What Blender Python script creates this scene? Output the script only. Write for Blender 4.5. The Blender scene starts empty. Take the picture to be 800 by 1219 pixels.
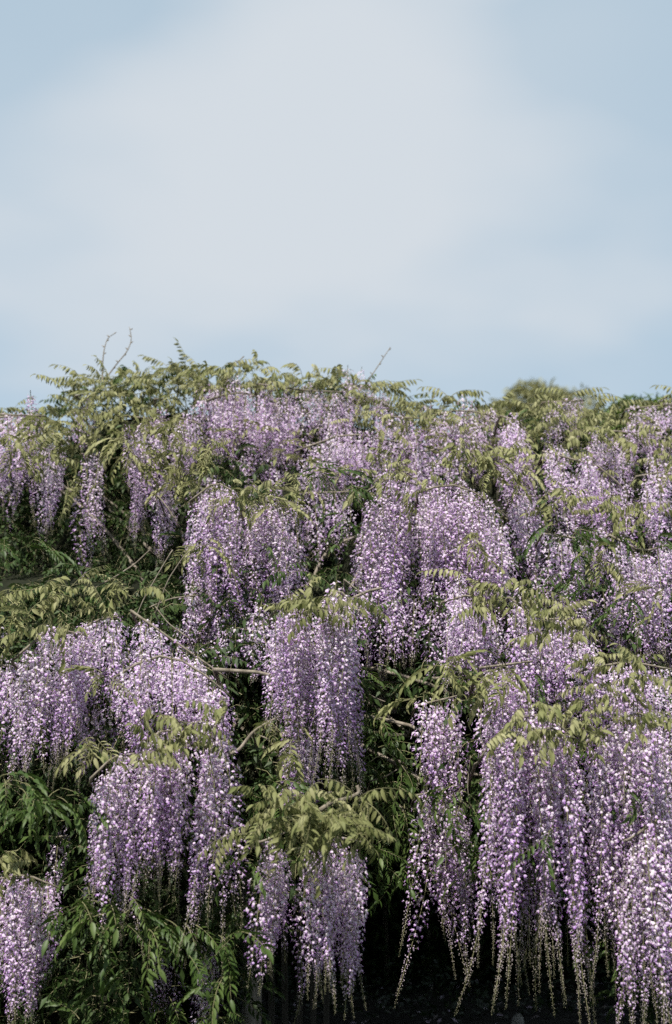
import bpy, math
import numpy as np
from math import radians, sin, cos, pi

rng = np.random.default_rng(11)
scene = bpy.context.scene
COL = scene.collection

# ------------------------------------------------------------------ camera
FPX, PITCH, EYE = 1556.0, radians(13.0), 1.6       # focal length in pixels of an 800 px wide frame
cam_d = bpy.data.cameras.new('camera')
cam = bpy.data.objects.new('camera', cam_d); COL.objects.link(cam)
cam.location = (0, 0, EYE); cam.rotation_euler = (pi / 2 + PITCH, 0, 0)
cam_d.sensor_fit = 'HORIZONTAL'; cam_d.sensor_width = 36.0; cam_d.lens = 36.0 * FPX / 800.0
cam_d.clip_start = 0.1; cam_d.clip_end = 3000
cam_d.dof.use_dof = True; cam_d.dof.focus_distance = 7.4; cam_d.dof.aperture_fstop = 2.0
scene.camera = cam

# ------------------------------------------------------------------ sky, sun, exposure
SUN_EL, SUN_AZ = radians(54), radians(-20)          # azimuth from straight behind the camera, minus = from the left
world = bpy.data.worlds.new('World'); scene.world = world; world.use_nodes = True
nt = world.node_tree; nt.nodes.clear()
def N(t, kind, **kw):
    n = t.nodes.new(kind)
    for k, v in kw.items():
        if k.startswith('i_'): n.inputs[k[2:].replace('_', ' ')].default_value = v
        else: setattr(n, k, v)
    return n
def mth(t, op, a, b=None, c=None, clamp=False):
    n = t.nodes.new('ShaderNodeMath'); n.operation = op; n.use_clamp = clamp
    for i, v in enumerate((a, b, c)):
        if v is None: continue
        if isinstance(v, (int, float)): n.inputs[i].default_value = v
        else: t.links.new(v, n.inputs[i])
    return n.outputs[0]
sky = N(nt, 'ShaderNodeTexSky'); sky.sky_type = 'NISHITA'; sky.sun_disc = False
sky.sun_elevation = SUN_EL; sky.sun_rotation = pi + SUN_AZ
sky.altitude = 0; sky.air_density = 1.0; sky.dust_density = 1.6; sky.ozone_density = 1.2
tc = N(nt, 'ShaderNodeTexCoord')
sep = N(nt, 'ShaderNodeSeparateXYZ'); nt.links.new(tc.outputs['Generated'], sep.inputs[0])
# a thin cloud sheet at a constant height: direction -> point of the sheet, so clouds go on over the whole sky
zz = mth(nt, 'ADD', mth(nt, 'MAXIMUM', sep.outputs[2], 0.0), 0.10)
cx_ = mth(nt, 'DIVIDE', sep.outputs[0], zz); cy_ = mth(nt, 'DIVIDE', sep.outputs[1], zz)
cmb = N(nt, 'ShaderNodeCombineXYZ'); nt.links.new(cx_, cmb.inputs[0]); nt.links.new(cy_, cmb.inputs[1])
cmb.inputs[2].default_value = 0.0
no = N(nt, 'ShaderNodeTexNoise', i_Scale=0.9, i_Detail=3.0, i_Roughness=0.45, i_Distortion=0.3)
nt.links.new(cmb.outputs[0], no.inputs['Vector'])
def smooth(v, a, b, hi):
    m_ = N(nt, 'ShaderNodeMapRange'); m_.interpolation_type = 'SMOOTHSTEP'
    for k_, q_ in (('From Min', a), ('From Max', b), ('To Max', hi)): m_.inputs[k_].default_value = q_
    nt.links.new(v, m_.inputs['Value']); return m_.outputs[0]
veil = smooth(no.outputs[0], 0.42, 0.72, 0.55)          # loose cloud over the whole sky
# one broad soft cloud bank, narrow overhead and widening towards the horizon
rise = mth(nt, 'SUBTRACT', cy_, 1.24)
wid = mth(nt, 'MINIMUM', mth(nt, 'MAXIMUM', mth(nt, 'MULTIPLY_ADD', rise, 0.8, 0.19), 0.2), 0.75)
ea = mth(nt, 'DIVIDE', mth(nt, 'ADD', cx_, mth(nt, 'MULTIPLY_ADD', rise, 0.14, 0.0)), wid)
eb = mth(nt, 'DIVIDE', mth(nt, 'SUBTRACT', cy_, 1.55), 0.80)
dist = mth(nt, 'SQRT', mth(nt, 'ADD', mth(nt, 'MULTIPLY', ea, ea), mth(nt, 'MULTIPLY', eb, eb)))
no2 = N(nt, 'ShaderNodeTexNoise', i_Scale=3.2, i_Detail=2.5, i_Roughness=0.4); nt.links.new(cmb.outputs[0], no2.inputs['Vector'])
dist = mth(nt, 'ADD', dist, mth(nt, 'MULTIPLY', mth(nt, 'SUBTRACT', no2.outputs[0], 0.5), 1.0))
bank = smooth(mth(nt, 'SUBTRACT', 1.35, dist), 0.05, 1.05, 0.95)
mixs = N(nt, 'ShaderNodeMix'); mixs.data_type = 'RGBA'
nt.links.new(mth(nt, 'MAXIMUM', veil, bank), mixs.inputs[0])
mixs.inputs[7].default_value = (5.45, 5.87, 6.3, 1)
hz = N(nt, 'ShaderNodeMix'); hz.data_type = 'RGBA'      # a thin even veil over all the sky
hz.inputs[0].default_value = 0.78; hz.inputs[7].default_value = (4.4, 5.55, 6.4, 1)
nt.links.new(sky.outputs[0], hz.inputs[6]); nt.links.new(hz.outputs[2], mixs.inputs[6])
bg = N(nt, 'ShaderNodeBackground', i_Strength=0.0695)
wo = N(nt, 'ShaderNodeOutputWorld')
nt.links.new(mixs.outputs[2], bg.inputs[0]); nt.links.new(bg.outputs[0], wo.inputs[0])
sd = bpy.data.lights.new('sun', 'SUN'); sd.energy = 5.0; sd.angle = radians(0.6); sd.color = (1.0, 0.945, 0.87)
sun = bpy.data.objects.new('sun', sd); COL.objects.link(sun)
sun.rotation_euler = (pi / 2 - SUN_EL, 0, SUN_AZ); sun.location = (0, 0, 20)
scene.view_settings.view_transform = 'Standard'; scene.view_settings.look = 'None'
scene.view_settings.exposure = 0.82; scene.view_settings.gamma = 1.0
scene.view_settings.use_curve_mapping = False
scene.render.engine = 'CYCLES'
cy = scene.cycles
cy.max_bounces = 6; cy.diffuse_bounces = 3; cy.glossy_bounces = 2; cy.transmission_bounces = 4; cy.transparent_max_bounces = 4
cy.use_denoising = False

# ------------------------------------------------------------------ helpers
CP, SP = cos(PITCH), sin(PITCH)
def P(px, py, Y):
    xc = (px - 400) / FPX; yc = (609.5 - py) / FPX
    d = np.array([xc, CP - yc * SP, SP + yc * CP])
    return np.array([0, 0, EYE]) + d * (Y / d[1])
def tag(o, label=None, cat=None, group=None, kind=None):
    if label: o['label'] = label
    if cat: o['category'] = cat
    if group: o['group'] = group
    if kind: o['kind'] = kind
    return o
def empty(name, loc=(0, 0, 0)):
    o = bpy.data.objects.new(name, None); o.location = loc; o.empty_display_size = 0.1
    COL.objects.link(o); return o
def link(name, me, parent=None, loc=None, rot=None, sc=None):
    o = bpy.data.objects.new(name, me); COL.objects.link(o)
    if parent is not None: o.parent = parent
    if loc is not None: o.location = loc
    if rot is not None: o.rotation_euler = rot
    if sc is not None: o.scale = sc if hasattr(sc, '__len__') else (sc,) * 3
    return o
class MB:
    """Collects triangles as numpy blocks: positions, faces, material slot per face, tint per vertex."""
    def __init__(s): s.v, s.f, s.m, s.t, s.n = [], [], [], [], 0
    def add(s, V, F, m=0, t=0.5):
        V = np.asarray(V, float).reshape(-1, 3); F = np.asarray(F, int).reshape(-1, 3)
        s.v.append(V); s.f.append(F + s.n)
        s.m.append(np.full(len(F), m) if np.isscalar(m) else np.asarray(m))
        s.t.append(np.full(len(V), t) if np.isscalar(t) else np.asarray(t)); s.n += len(V)
    def arrays(s): return (np.concatenate(s.v), np.concatenate(s.f), np.concatenate(s.m), np.concatenate(s.t))
    def mesh(s, name, mats, smooth=True):
        V, F, M, T = s.arrays()
        me = bpy.data.meshes.new(name)
        me.vertices.add(len(V)); me.vertices.foreach_set('co', V.ravel())
        me.loops.add(F.size); me.loops.foreach_set('vertex_index', F.ravel().astype(np.int32))
        me.polygons.add(len(F))
        me.polygons.foreach_set('loop_start', np.arange(0, F.size, 3, dtype=np.int32))
        me.polygons.foreach_set('loop_total', np.full(len(F), 3, np.int32))
        me.polygons.foreach_set('material_index', M.astype(np.int32))
        me.polygons.foreach_set('use_smooth', np.full(len(F), smooth))
        a = me.attributes.new('tint', 'FLOAT', 'POINT'); a.data.foreach_set('value', T.astype(np.float32))
        for m in mats: me.materials.append(m)
        me.update(); me.validate(); return me
def quads(q):
    q = np.asarray(q).reshape(-1, 4)
    return np.concatenate([q[:, [0, 1, 2]], q[:, [0, 2, 3]]])
def rot(az, pitch, roll):
    """Batch Rz(az) Ry(-pitch) Rx(roll), shape (k,3,3): +X is turned up by pitch and round by az."""
    az, pitch, roll = (np.atleast_1d(np.asarray(a, float)) for a in (az, pitch, roll))
    k = max(len(az), len(pitch), len(roll)); az, pitch, roll = (np.broadcast_to(a, k) for a in (az, pitch, roll))
    ca, sa, cp, sp, cr, sr = np.cos(az), np.sin(az), np.cos(-pitch), np.sin(-pitch), np.cos(roll), np.sin(roll)
    R = np.empty((k, 3, 3))
    R[:, 0, 0] = ca * cp; R[:, 0, 1] = ca * sp * sr - sa * cr; R[:, 0, 2] = ca * sp * cr + sa * sr
    R[:, 1, 0] = sa * cp; R[:, 1, 1] = sa * sp * sr + ca * cr; R[:, 1, 2] = sa * sp * cr - ca * sr
    R[:, 2, 0] = -sp; R[:, 2, 1] = cp * sr; R[:, 2, 2] = cp * cr
    return R
def inst(mb, tpl, pos, R, sc, tints):
    """Adds k copies of a template (V, F, M, T) to mb; tints are added to the template's own."""
    V, F, M, T = tpl; k = len(pos)
    W = np.einsum('kij,nj->kni', R, V) * np.reshape(sc, (-1, 1, 1)) + pos[:, None, :]
    FF = (F[None] + (np.arange(k) * len(V))[:, None, None]).reshape(-1, 3)
    mb.add(W.reshape(-1, 3), FF, np.tile(M, k), (T[None] + np.reshape(tints, (-1, 1))).ravel())
def tube(mb, pts, radii, sides=6, m=0, t=0.5):
    pts = np.asarray(pts, float); n = len(pts); radii = np.broadcast_to(np.asarray(radii, float), n)
    tan = np.gradient(pts, axis=0); tan /= np.linalg.norm(tan, axis=1)[:, None] + 1e-9
    up = np.where(np.abs(tan[:, 2:3]) > 0.9, np.array([[1.0, 0, 0]]), np.array([[0, 0, 1.0]]))
    a = np.cross(tan, up); a /= np.linalg.norm(a, axis=1)[:, None] + 1e-9
    for i in range(1, n):
        if np.dot(a[i], a[i - 1]) < 0: a[i] = -a[i]
    b = np.cross(tan, a)
    th = np.arange(sides) * 2 * pi / sides
    V = pts[:, None] + radii[:, None, None] * (np.cos(th)[None, :, None] * a[:, None] + np.sin(th)[None, :, None] * b[:, None])
    i = np.arange(n - 1)[:, None]; j = np.arange(sides)[None]; j2 = (j + 1) % sides
    Q = np.stack([i * sides + j, i * sides + j2, (i + 1) * sides + j2, (i + 1) * sides + j], -1).reshape(-1, 4)
    F = list(quads(Q))
    for base in (0, (n - 1) * sides):
        for q in range(1, sides - 1): F.append((base, base + q, base + q + 1))
    mb.add(V.reshape(-1, 3), F, m, t)
def box(mb, lo, hi, m=0, t=0.5, bev=0.0):
    x0, y0, z0 = lo; x1, y1, z1 = hi
    V = [(x, y, z) for z in (z0, z1) for y in (y0, y1) for x in (x0, x1)]
    mb.add(V, quads([(0, 2, 3, 1), (4, 5, 7, 6), (0, 1, 5, 4), (2, 6, 7, 3), (0, 4, 6, 2), (1, 3, 7, 5)]), m, t)
def wob(p0, p1, n, amp, seed=None):
    """A wandering line between two points."""
    r = rng if seed is None else np.random.default_rng(seed)
    s = np.linspace(0, 1, n)[:, None]; p = np.array(p0) * (1 - s) + np.array(p1) * s
    ln = np.linalg.norm(np.array(p1) - np.array(p0))
    for k in range(1, 4):
        p += np.sin(s * pi * k) * r.normal(0, amp * ln / k, 3)[None]
    return p

# ------------------------------------------------------------------ materials
def plant_mat(name, c0, c1, c2, translucent, rough, spec=0.3, var=0.12, fine=0.0):
    """c0-c1-c2: colour by the tint attribute; each object varies a little in hue and value."""
    m = bpy.data.materials.new(name); m.use_nodes = True; t = m.node_tree; t.nodes.clear()
    at = N(t, 'ShaderNodeAttribute'); at.attribute_name = 'tint'
    oi = N(t, 'ShaderNodeObjectInfo')
    f = mth(t, 'ADD', at.outputs['Fac'], mth(t, 'MULTIPLY', mth(t, 'SUBTRACT', oi.outputs['Random'], 0.5), var))
    if fine:
        geo = N(t, 'ShaderNodeNewGeometry'); nz = N(t, 'ShaderNodeTexNoise', i_Scale=90.0, i_Detail=2.0)
        t.links.new(geo.outputs['Position'], nz.inputs['Vector'])
        f = mth(t, 'ADD', f, mth(t, 'MULTIPLY', mth(t, 'SUBTRACT', nz.outputs[0], 0.5), fine))
    cr = N(t, 'ShaderNodeValToRGB'); t.links.new(f, cr.inputs[0])
    e = cr.color_ramp.elements; e[0].position = 0.0; e[0].color = (*c0, 1); e[1].position = 1.0; e[1].color = (*c2, 1)
    mid = e.new(0.5); mid.color = (*c1, 1)
    pb = N(t, 'ShaderNodeBsdfPrincipled', i_Roughness=rough); pb.inputs['Specular IOR Level'].default_value = spec
    tr = N(t, 'ShaderNodeBsdfTranslucent'); mx = N(t, 'ShaderNodeMixShader', i_Fac=translucent)
    o = N(t, 'ShaderNodeOutputMaterial')
    for s in (pb.inputs['Base Color'], tr.inputs[0]): t.links.new(cr.outputs[0], s)
    t.links.new(pb.outputs[0], mx.inputs[1]); t.links.new(tr.outputs[0], mx.inputs[2]); t.links.new(mx.outputs[0], o.inputs[0])
    return m
def rough_mat(name, c0, c1, scale, rough=0.9, bump=0.3, stretch=(1, 1, 1)):
    m = bpy.data.materials.new(name); m.use_nodes = True; t = m.node_tree; pb = t.nodes['Principled BSDF']
    tcn = N(t, 'ShaderNodeTexCoord'); mpn = N(t, 'ShaderNodeMapping'); mpn.inputs['Scale'].default_value = stretch
    t.links.new(tcn.outputs['Object'], mpn.inputs[0])
    nz = N(t, 'ShaderNodeTexNoise', i_Scale=scale, i_Detail=6.0, i_Roughness=0.65); t.links.new(mpn.outputs[0], nz.inputs['Vector'])
    cr = N(t, 'ShaderNodeValToRGB'); e = cr.color_ramp.elements
    e[0].position = 0.3; e[0].color = (*c0, 1); e[1].position = 0.72; e[1].color = (*c1, 1)
    t.links.new(nz.outputs[0], cr.inputs[0]); t.links.new(cr.outputs[0], pb.inputs['Base Color'])
    bp = N(t, 'ShaderNodeBump', i_Strength=bump, i_Distance=0.02); t.links.new(nz.outputs[0], bp.inputs['Height'])
    t.links.new(bp.outputs[0], pb.inputs['Normal']); pb.inputs['Roughness'].default_value = rough
    pb.inputs['Specular IOR Level'].default_value = 0.2
    return m
M_BANNER = plant_mat('petal_banner', (0.55, 0.38, 0.69), (0.74, 0.61, 0.79), (0.80, 0.74, 0.80), 0.48, 0.7, 0.08, 0.4)
M_WING = plant_mat('petal_wing', (0.36, 0.14, 0.51), (0.56, 0.32, 0.67), (0.70, 0.55, 0.76), 0.48, 0.7, 0.08, 0.3)
M_BUD = plant_mat('flower_bud', (0.19, 0.19, 0.11), (0.33, 0.29, 0.25), (0.56, 0.45, 0.60), 0.2, 0.6, 0.2, 0.2)
M_STALK = plant_mat('flower_stalk', (0.11, 0.12, 0.05), (0.18, 0.175, 0.09), (0.25, 0.22, 0.14), 0.1, 0.6, 0.2, 0.2)
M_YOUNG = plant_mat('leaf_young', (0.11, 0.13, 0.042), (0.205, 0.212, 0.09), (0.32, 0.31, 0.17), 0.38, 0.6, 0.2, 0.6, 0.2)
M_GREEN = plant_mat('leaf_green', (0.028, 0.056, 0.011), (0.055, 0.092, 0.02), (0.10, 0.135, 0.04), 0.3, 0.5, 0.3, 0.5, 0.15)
M_DARK = plant_mat('leaf_shade_dark', (0.010, 0.021, 0.006), (0.022, 0.042, 0.011), (0.04, 0.066, 0.018), 0.2, 0.55, 0.2, 0.3)  # shade of the plant's inside is put into this leaf colour
M_BARK = rough_mat('wisteria_bark', (0.08, 0.068, 0.05), (0.25, 0.22, 0.18), 28, 0.9, 0.5, (1, 1, 0.35))
M_POST = rough_mat('weathered_timber', (0.16, 0.145, 0.125), (0.34, 0.32, 0.29), 34, 0.9, 0.4, (1, 1, 0.12))
M_SLAT = rough_mat('dark_timber', (0.05, 0.047, 0.04), (0.13, 0.12, 0.105), 30, 0.9, 0.4, (1, 1, 0.12))
M_SOIL = rough_mat('soil', (0.007, 0.006, 0.004), (0.028, 0.023, 0.016), 6, 1.0, 0.6)
M_LAWN = rough_mat('lawn_far', (0.03, 0.045, 0.012), (0.07, 0.09, 0.03), 2.5, 1.0, 0.4)
M_STONE = rough_mat('stone', (0.2, 0.2, 0.19), (0.42, 0.41, 0.39), 22, 0.85, 0.4)
M_SHADE_CORE = rough_mat('shade_black', (0.004, 0.006, 0.002), (0.014, 0.016, 0.008), 14, 1.0, 1.0)  # near black stands in for shade inside the plant and the hedge
M_TREE = plant_mat('tree_leaf', (0.14, 0.145, 0.06), (0.20, 0.20, 0.09), (0.27, 0.26, 0.13), 0.35, 0.6, 0.3, 0.1)
M_TREE2 = plant_mat('tree_leaf_bright', (0.05, 0.085, 0.012), (0.085, 0.135, 0.02), (0.13, 0.19, 0.035), 0.3, 0.5, 0.35, 0.1)

# ------------------------------------------------------------------ flower and leaf shapes
def floret():
    b = MB(); c = 0.01
    # banner petal: a rounded, back-folded shield facing outward (+X)
    rows = [(0.0, 0.25, 0.05), (0.45, 0.85, 0.12), (0.95, 0.88, -0.12), (1.3, 0.4, -0.5)]
    V = []
    for z, w, x in rows: V += [(x - 0.35 * w, -w, z - .05), (x, 0, z), (x - 0.35 * w, w, z - .05)]
    Q = []
    for r in range(3):
        for k in range(2): a = r * 3 + k; Q.append((a, a + 1, a + 4, a + 3))
    b.add(np.array(V) * c, quads(Q), 0, np.repeat([-.12, 0, .06, .1], 3))
    # wings and keel: a pointed hood reaching outward and down
    V = [(-.1, 0, .3), (.4, -.4, -.15), (.55, 0, .2), (.4, .4, -.15), (.98, 0, -.58), (.25, 0, -.5)]
    b.add(np.array(V) * c, [(0, 1, 2), (0, 2, 3), (1, 4, 2), (2, 4, 3), (1, 5, 4), (5, 3, 4)], 1, 0.0)
    # stalk
    V = [(-2.3, -.09, .55), (-2.3, .09, .55), (-2.3, 0, .72), (0, -.13, 0), (0, .13, 0), (0, 0, .22)]
    b.add(np.array(V) * c, quads([(0, 1, 4, 3), (1, 2, 5, 4), (2, 0, 3, 5)]), 2, 0.0)
    return b.arrays()
def bud():
    b = MB(); c = 0.01
    V = [(0, 0, .35), (.3, -.28, 0), (.3, .28, 0), (-.1, .25, 0), (-.1, -.25, 0), (.35, 0, -.75)]
    b.add(np.array(V) * c, [(0, 1, 2), (0, 2, 3), (0, 3, 4), (0, 4, 1), (5, 2, 1), (5, 3, 2), (5, 4, 3), (5, 1, 4)], 0, 0.0)
    V = [(-1.0, -.06, .45), (-1.0, .06, .45), (0, 0, .15)]
    b.add(np.array(V) * c, [(0, 1, 2)], 1, 0.0)
    return b.arrays()
def floret_light():
    b = MB(); c = 0.01
    V = [(0, 0, 0), (-.2, -.85, .5), (.1, 0, .5), (-.2, .85, .5), (-.45, -.6, 1.15), (-.3, 0, 1.25), (-.45, .6, 1.15)]
    b.add(np.array(V) * c, [(0, 2, 1), (0, 3, 2), (1, 2, 4), (2, 5, 4), (2, 3, 6), (2, 6, 5)], 0, [-.1, 0, 0, 0, .1, .1, .1])
    V = [(-.1, 0, .3), (.4, -.42, -.15), (.55, 0, .2), (.4, .42, -.15), (.98, 0, -.58)]
    b.add(np.array(V) * c, [(0, 1, 2), (0, 2, 3), (1, 4, 2), (2, 4, 3)], 1, 0.0)
    return b.arrays()
def bud_light():
    b = MB(); V = [(0, 0, .35), (.35, -.26, 0), (.2, .3, 0), (-.1, -.1, 0), (.35, 0, -.75)]
    b.add(np.array(V) * .01, [(0, 1, 2), (0, 3, 1), (4, 2, 1), (4, 1, 3)], 0, 0.0); return b.arrays()
T_FLORET, T_BUD, T_FLORET2, T_BUD2 = floret(), bud(), floret_light(), bud_light()
def make_raceme(L, seed, openfrac, dens=1.0, tf=T_FLORET, tbud=T_BUD):
    """A hanging flower cluster of length L: open blossoms above, a thin tail of buds below. Returns (blossoms, bud_stalk) as MB."""
    r = np.random.default_rng(seed)
    bend = r.normal(0, 0.055, 2) * L; k2 = r.normal(0, .022, 2) * L
    def axis(s):
        s = np.asarray(s)[:, None]
        return np.concatenate([bend[None] * s ** 2 + k2[None] * np.sin(s * 5), -s * L], 1)
    Lo = L * openfrac
    n = int(290 * Lo * dens)
    s = (np.linspace(0.015, 1, n) + r.normal(0, .006, n)).clip(0.005, 1)          # 0..1 of the open part
    keep = r.random(n) > 0.04 + 0.45 * np.clip((s - .82) / .18, 0, 1); s = s[keep]; n = len(s)
    ang = np.arange(n) * 2.39996 + r.normal(0, .5, n)
    size = (1.02 - 0.38 * np.clip((s - .5) / .5, 0, 1) ** 1.3) * r.uniform(.82, 1.15, n)
    size *= .94 * np.clip(.72 + s * 5, 0, 1)
    reach = (0.047 * (1 - .5 * np.clip((s - .55) / .45, 0, 1)) * np.clip(.55 + s * 3.5, 0, 1)) * r.uniform(.5, 1.35, n)
    ax = axis(s * openfrac)
    pos = ax + np.stack([np.cos(ang) * reach, np.sin(ang) * reach, -0.25 * reach + r.normal(0, .006, n)], 1)
    R = rot(ang + r.normal(0, .45, n), r.normal(-.05, .36, n), r.normal(0, .42, n))
    tint = .62 - .42 * np.clip((s - .35) / .65, 0, 1) + r.normal(0, .17, n)
    b = MB(); inst(b, tf, pos, R, size, tint)
    st = MB()
    ss = np.linspace(-0.035 / L, 1, 12)
    pts = axis(np.clip(ss, 0, 1)); pts[0, 2] = 0.035
    tube(st, pts, np.linspace(.0030, .0011, 12), 4, 1, .5)
    nb = int(300 * (L - Lo) + 8)
    sb = np.sort(openfrac * .93 + (1 - openfrac * .93) * r.random(nb)); q = (sb - openfrac * .93) / (1 - openfrac * .93)
    ang = np.arange(nb) * 2.39996 + r.normal(0, .5, nb)
    reach = (.019 - .014 * q) * r.uniform(.6, 1.2, nb)
    pos = axis(sb) + np.stack([np.cos(ang) * reach, np.sin(ang) * reach, -.3 * reach], 1)
    inst(st, tbud, pos, rot(ang, r.normal(-.2, .3, nb), r.normal(0, .3, nb)), (1.05 - .65 * q) * r.uniform(.8, 1.15, nb), .95 - .8 * q + r.normal(0, .12, nb))
    return b, st
DN = (1.05, 1.0, .8)                       # full, fuller, half bare
RAC = []                                  # (length, blossoms MB, stalk MB, blossoms mesh, stalk mesh)
for li, L in enumerate((0.30, 0.42, 0.55, 0.70, 0.88, 1.05, 1.25)):
    for v in range(3):
        of = {0: .86, 1: .84, 2: .82, 3: .8, 4: .77, 5: .75, 6: .73}[li] + (.05, 0, -.05)[v]
        b, st = make_raceme(L, 100 + li * 10 + v, of, DN[v])
        b2, st2 = make_raceme(L, 100 + li * 10 + v, of, DN[v], T_FLORET2, T_BUD2)
        RAC.append((L, b2, st2, b.mesh('blossoms', [M_BANNER, M_WING, M_STALK]), st.mesh('bud_stalk', [M_BUD, M_STALK])))

def leaflet(rich):
    b = MB()
    if rich:
        xs = np.array([0, .18, .45, .75, 1.0]); w = np.array([0, .13, .165, .10, 0]); dz = np.array([0, .015, .0, -.07, -.2])
        V = [(xs[0], 0, 0)]
        for i in (1, 2, 3): V += [(xs[i], -w[i], dz[i] + .05), (xs[i], 0, dz[i]), (xs[i], w[i], dz[i] + .05)]
        V += [(xs[4], 0, dz[4])]
        F = [(0, 1, 2), (0, 2, 3)]
        for r in (0, 1):
            a = 1 + r * 3
            F += [(a, a + 3, a + 4), (a, a + 4, a + 1), (a + 1, a + 4, a + 5), (a + 1, a + 5, a + 2)]
        F += [(7, 10, 8), (8, 10, 9)]
    else:
        V = [(0, 0, 0), (.42, -.19, .05), (.45, 0, 0), (.42, .19, .05), (1, 0, -.15)]
        F = [(0, 1, 2), (0, 2, 3), (1, 4, 2), (2, 4, 3)]
    b.add(V, F, 0, 0.0); return b.arrays()
T_RICH, T_POOR = leaflet(True), leaflet(False)
def make_leaf(kind, seed, rich=True):
    """A pinnate leaf: stalk from the origin along +X. comb: nearly level stalk with hanging leaflets; droop: stalk bends down, leaflets spread."""
    r = np.random.default_rng(seed); b = MB()
    n = int(r.integers(6, 9)); L = r.uniform(.20, .29)
    s = np.linspace(0, 1, 9)
    if kind == 'comb': th = np.interp(s, [0, .4, 1], [r.uniform(.2, .8), r.uniform(-.2, .2), r.uniform(-1.3, -.3)])
    else: th = np.interp(s, [0, .3, 1], [r.uniform(.0, .4), r.uniform(-.7, -.3), r.uniform(-1.5, -1.1)])
    dx = np.cos(th) * L / 8; dz = np.sin(th) * L / 8
    pts = np.stack([np.cumsum(dx) - dx[0], r.normal(0, .25) * L * s ** 2, np.cumsum(dz) - dz[0]], 1)
    if rich: tube(b, pts, np.linspace(.0022, .001, 9), 3, 1, .5)
    else: tube(b, pts[::4], [.0024, .0018, .001], 3, 1, .5)
    tpl = T_RICH if rich else T_POOR
    pos, az, pt, rl, sc = [], [], [], [], []
    for i in range(n):
        u = .24 + .70 * i / (n - 1); p = np.array([np.interp(u, s, pts[:, k]) for k in range(3)]); t_ = np.interp(u, s, th)
        for sd_ in (-1, 1):
            if r.random() < .07: continue
            ll = r.uniform(.05, .074) * (1 - .3 * abs(u - .55) / .45)
            if kind == 'comb': a, q, ro = sd_ * r.uniform(.6, 1.5), -r.uniform(.95, 1.45), sd_ * r.uniform(-.4, .4)
            else: a, q, ro = sd_ * r.uniform(.75, 1.1), t_ * .62 + r.normal(-.12, .12), sd_ * r.uniform(-.5, .0)
            pos.append(p); az.append(a); pt.append(q); rl.append(ro); sc.append(ll)
    pos.append(pts[-1]); az.append(r.normal(0, .2)); pt.append(th[-1] - .15); rl.append(0); sc.append(.066)
    k = len(pos)
    inst(b, tpl, np.array(pos), rot(az, pt, rl), np.array(sc), .5 + r.normal(0, .13, k))
    return b
LEAF = {}                                  # (kind, colour) -> list of (MB, mesh)
MATL = {'young': M_YOUNG, 'green': M_GREEN, 'dark': M_DARK}
for kind in ('comb', 'droop'):
    base = [make_leaf(kind, 500 + i + (50 if kind == 'comb' else 0)) for i in range(7)]
    for colr, m in MATL.items(): LEAF[kind, colr] = [(b, b.mesh('leaf', [m, M_STALK])) for b in base]
POOR = [make_leaf(k, 700 + i, False) for i, k in enumerate(('comb', 'droop', 'droop', 'comb', 'droop', 'droop'))]

# ------------------------------------------------------------------ setting
g = MB(); g.add([(-1500, -300, 0), (1500, -300, 0), (1500, 2500, 0), (-1500, 2500, 0)], quads([(0, 1, 2, 3)]))
tag(link('ground', g.mesh('ground', [M_LAWN], False)), kind='structure')
g = MB()
nx, ny = 60, 36
X, Yg = np.meshgrid(np.linspace(-6, 6, nx), np.linspace(6.2, 15.5, ny))
Z = .05 + .03 * np.sin(X * 2.1 + Yg) * np.cos(Yg * 1.7) + rng.normal(0, .008, X.shape)
edge = (X < -5.7) | (X > 5.7) | (Yg < 6.5) | (Yg > 15.2); Z[edge] = -.02
i, j = np.meshgrid(np.arange(nx - 1), np.arange(ny - 1)); a = (j * nx + i).ravel()
g.add(np.stack([X, Yg, Z], -1).reshape(-1, 3), quads(np.stack([a, a + 1, a + nx + 1, a + nx], 1)))
tag(link('planting_bed', g.mesh('planting_bed', [M_SOIL])), kind='structure')

# ------------------------------------------------------------------ wisteria: layout
wisteria = empty('wisteria', (-1.35, 9.0, 0.05))
W0 = np.array(wisteria.location)
tag(wisteria, 'huge purple wisteria in full bloom cascading over the timber arbour', 'wisteria')
SKY_X = [-300, -60, 0, 70, 84, 100, 130, 205, 288, 310, 400, 440, 472, 490, 530, 560, 600, 690, 722, 745, 800, 900, 1100]
SKY_Y = [500, 492, 486, 486, 468, 450, 440, 430, 434, 448, 442, 450, 470, 491, 482, 484, 488, 480, 494, 499, 482, 480, 500]
def surf(py):                               # distance of the flowering front at a picture height
    return np.interp(py, [420, 480, 570, 700, 850, 1000, 1219], [10.2, 9.6, 8.7, 7.7, 7.0, 6.75, 6.65])
def setback(x, y):                          # hollows where the front lies deeper
    if 425 < x < 566 and 825 < y < 1170: return .75
    if x < 92 and y > 985: return .5
    if 165 < x < 268 and y > 1115: return .6
    if x < 235 and 545 < y < 690: return .75
    if 270 < x < 325 and 770 < y < 1000: return .45
    if 355 < x < 430 and 600 < y < 700: return .45
    if 420 < x < 500 and 770 < y: return .5
    if 190 < x < 250 and 660 < y < 790: return .45
    return 0.
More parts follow.
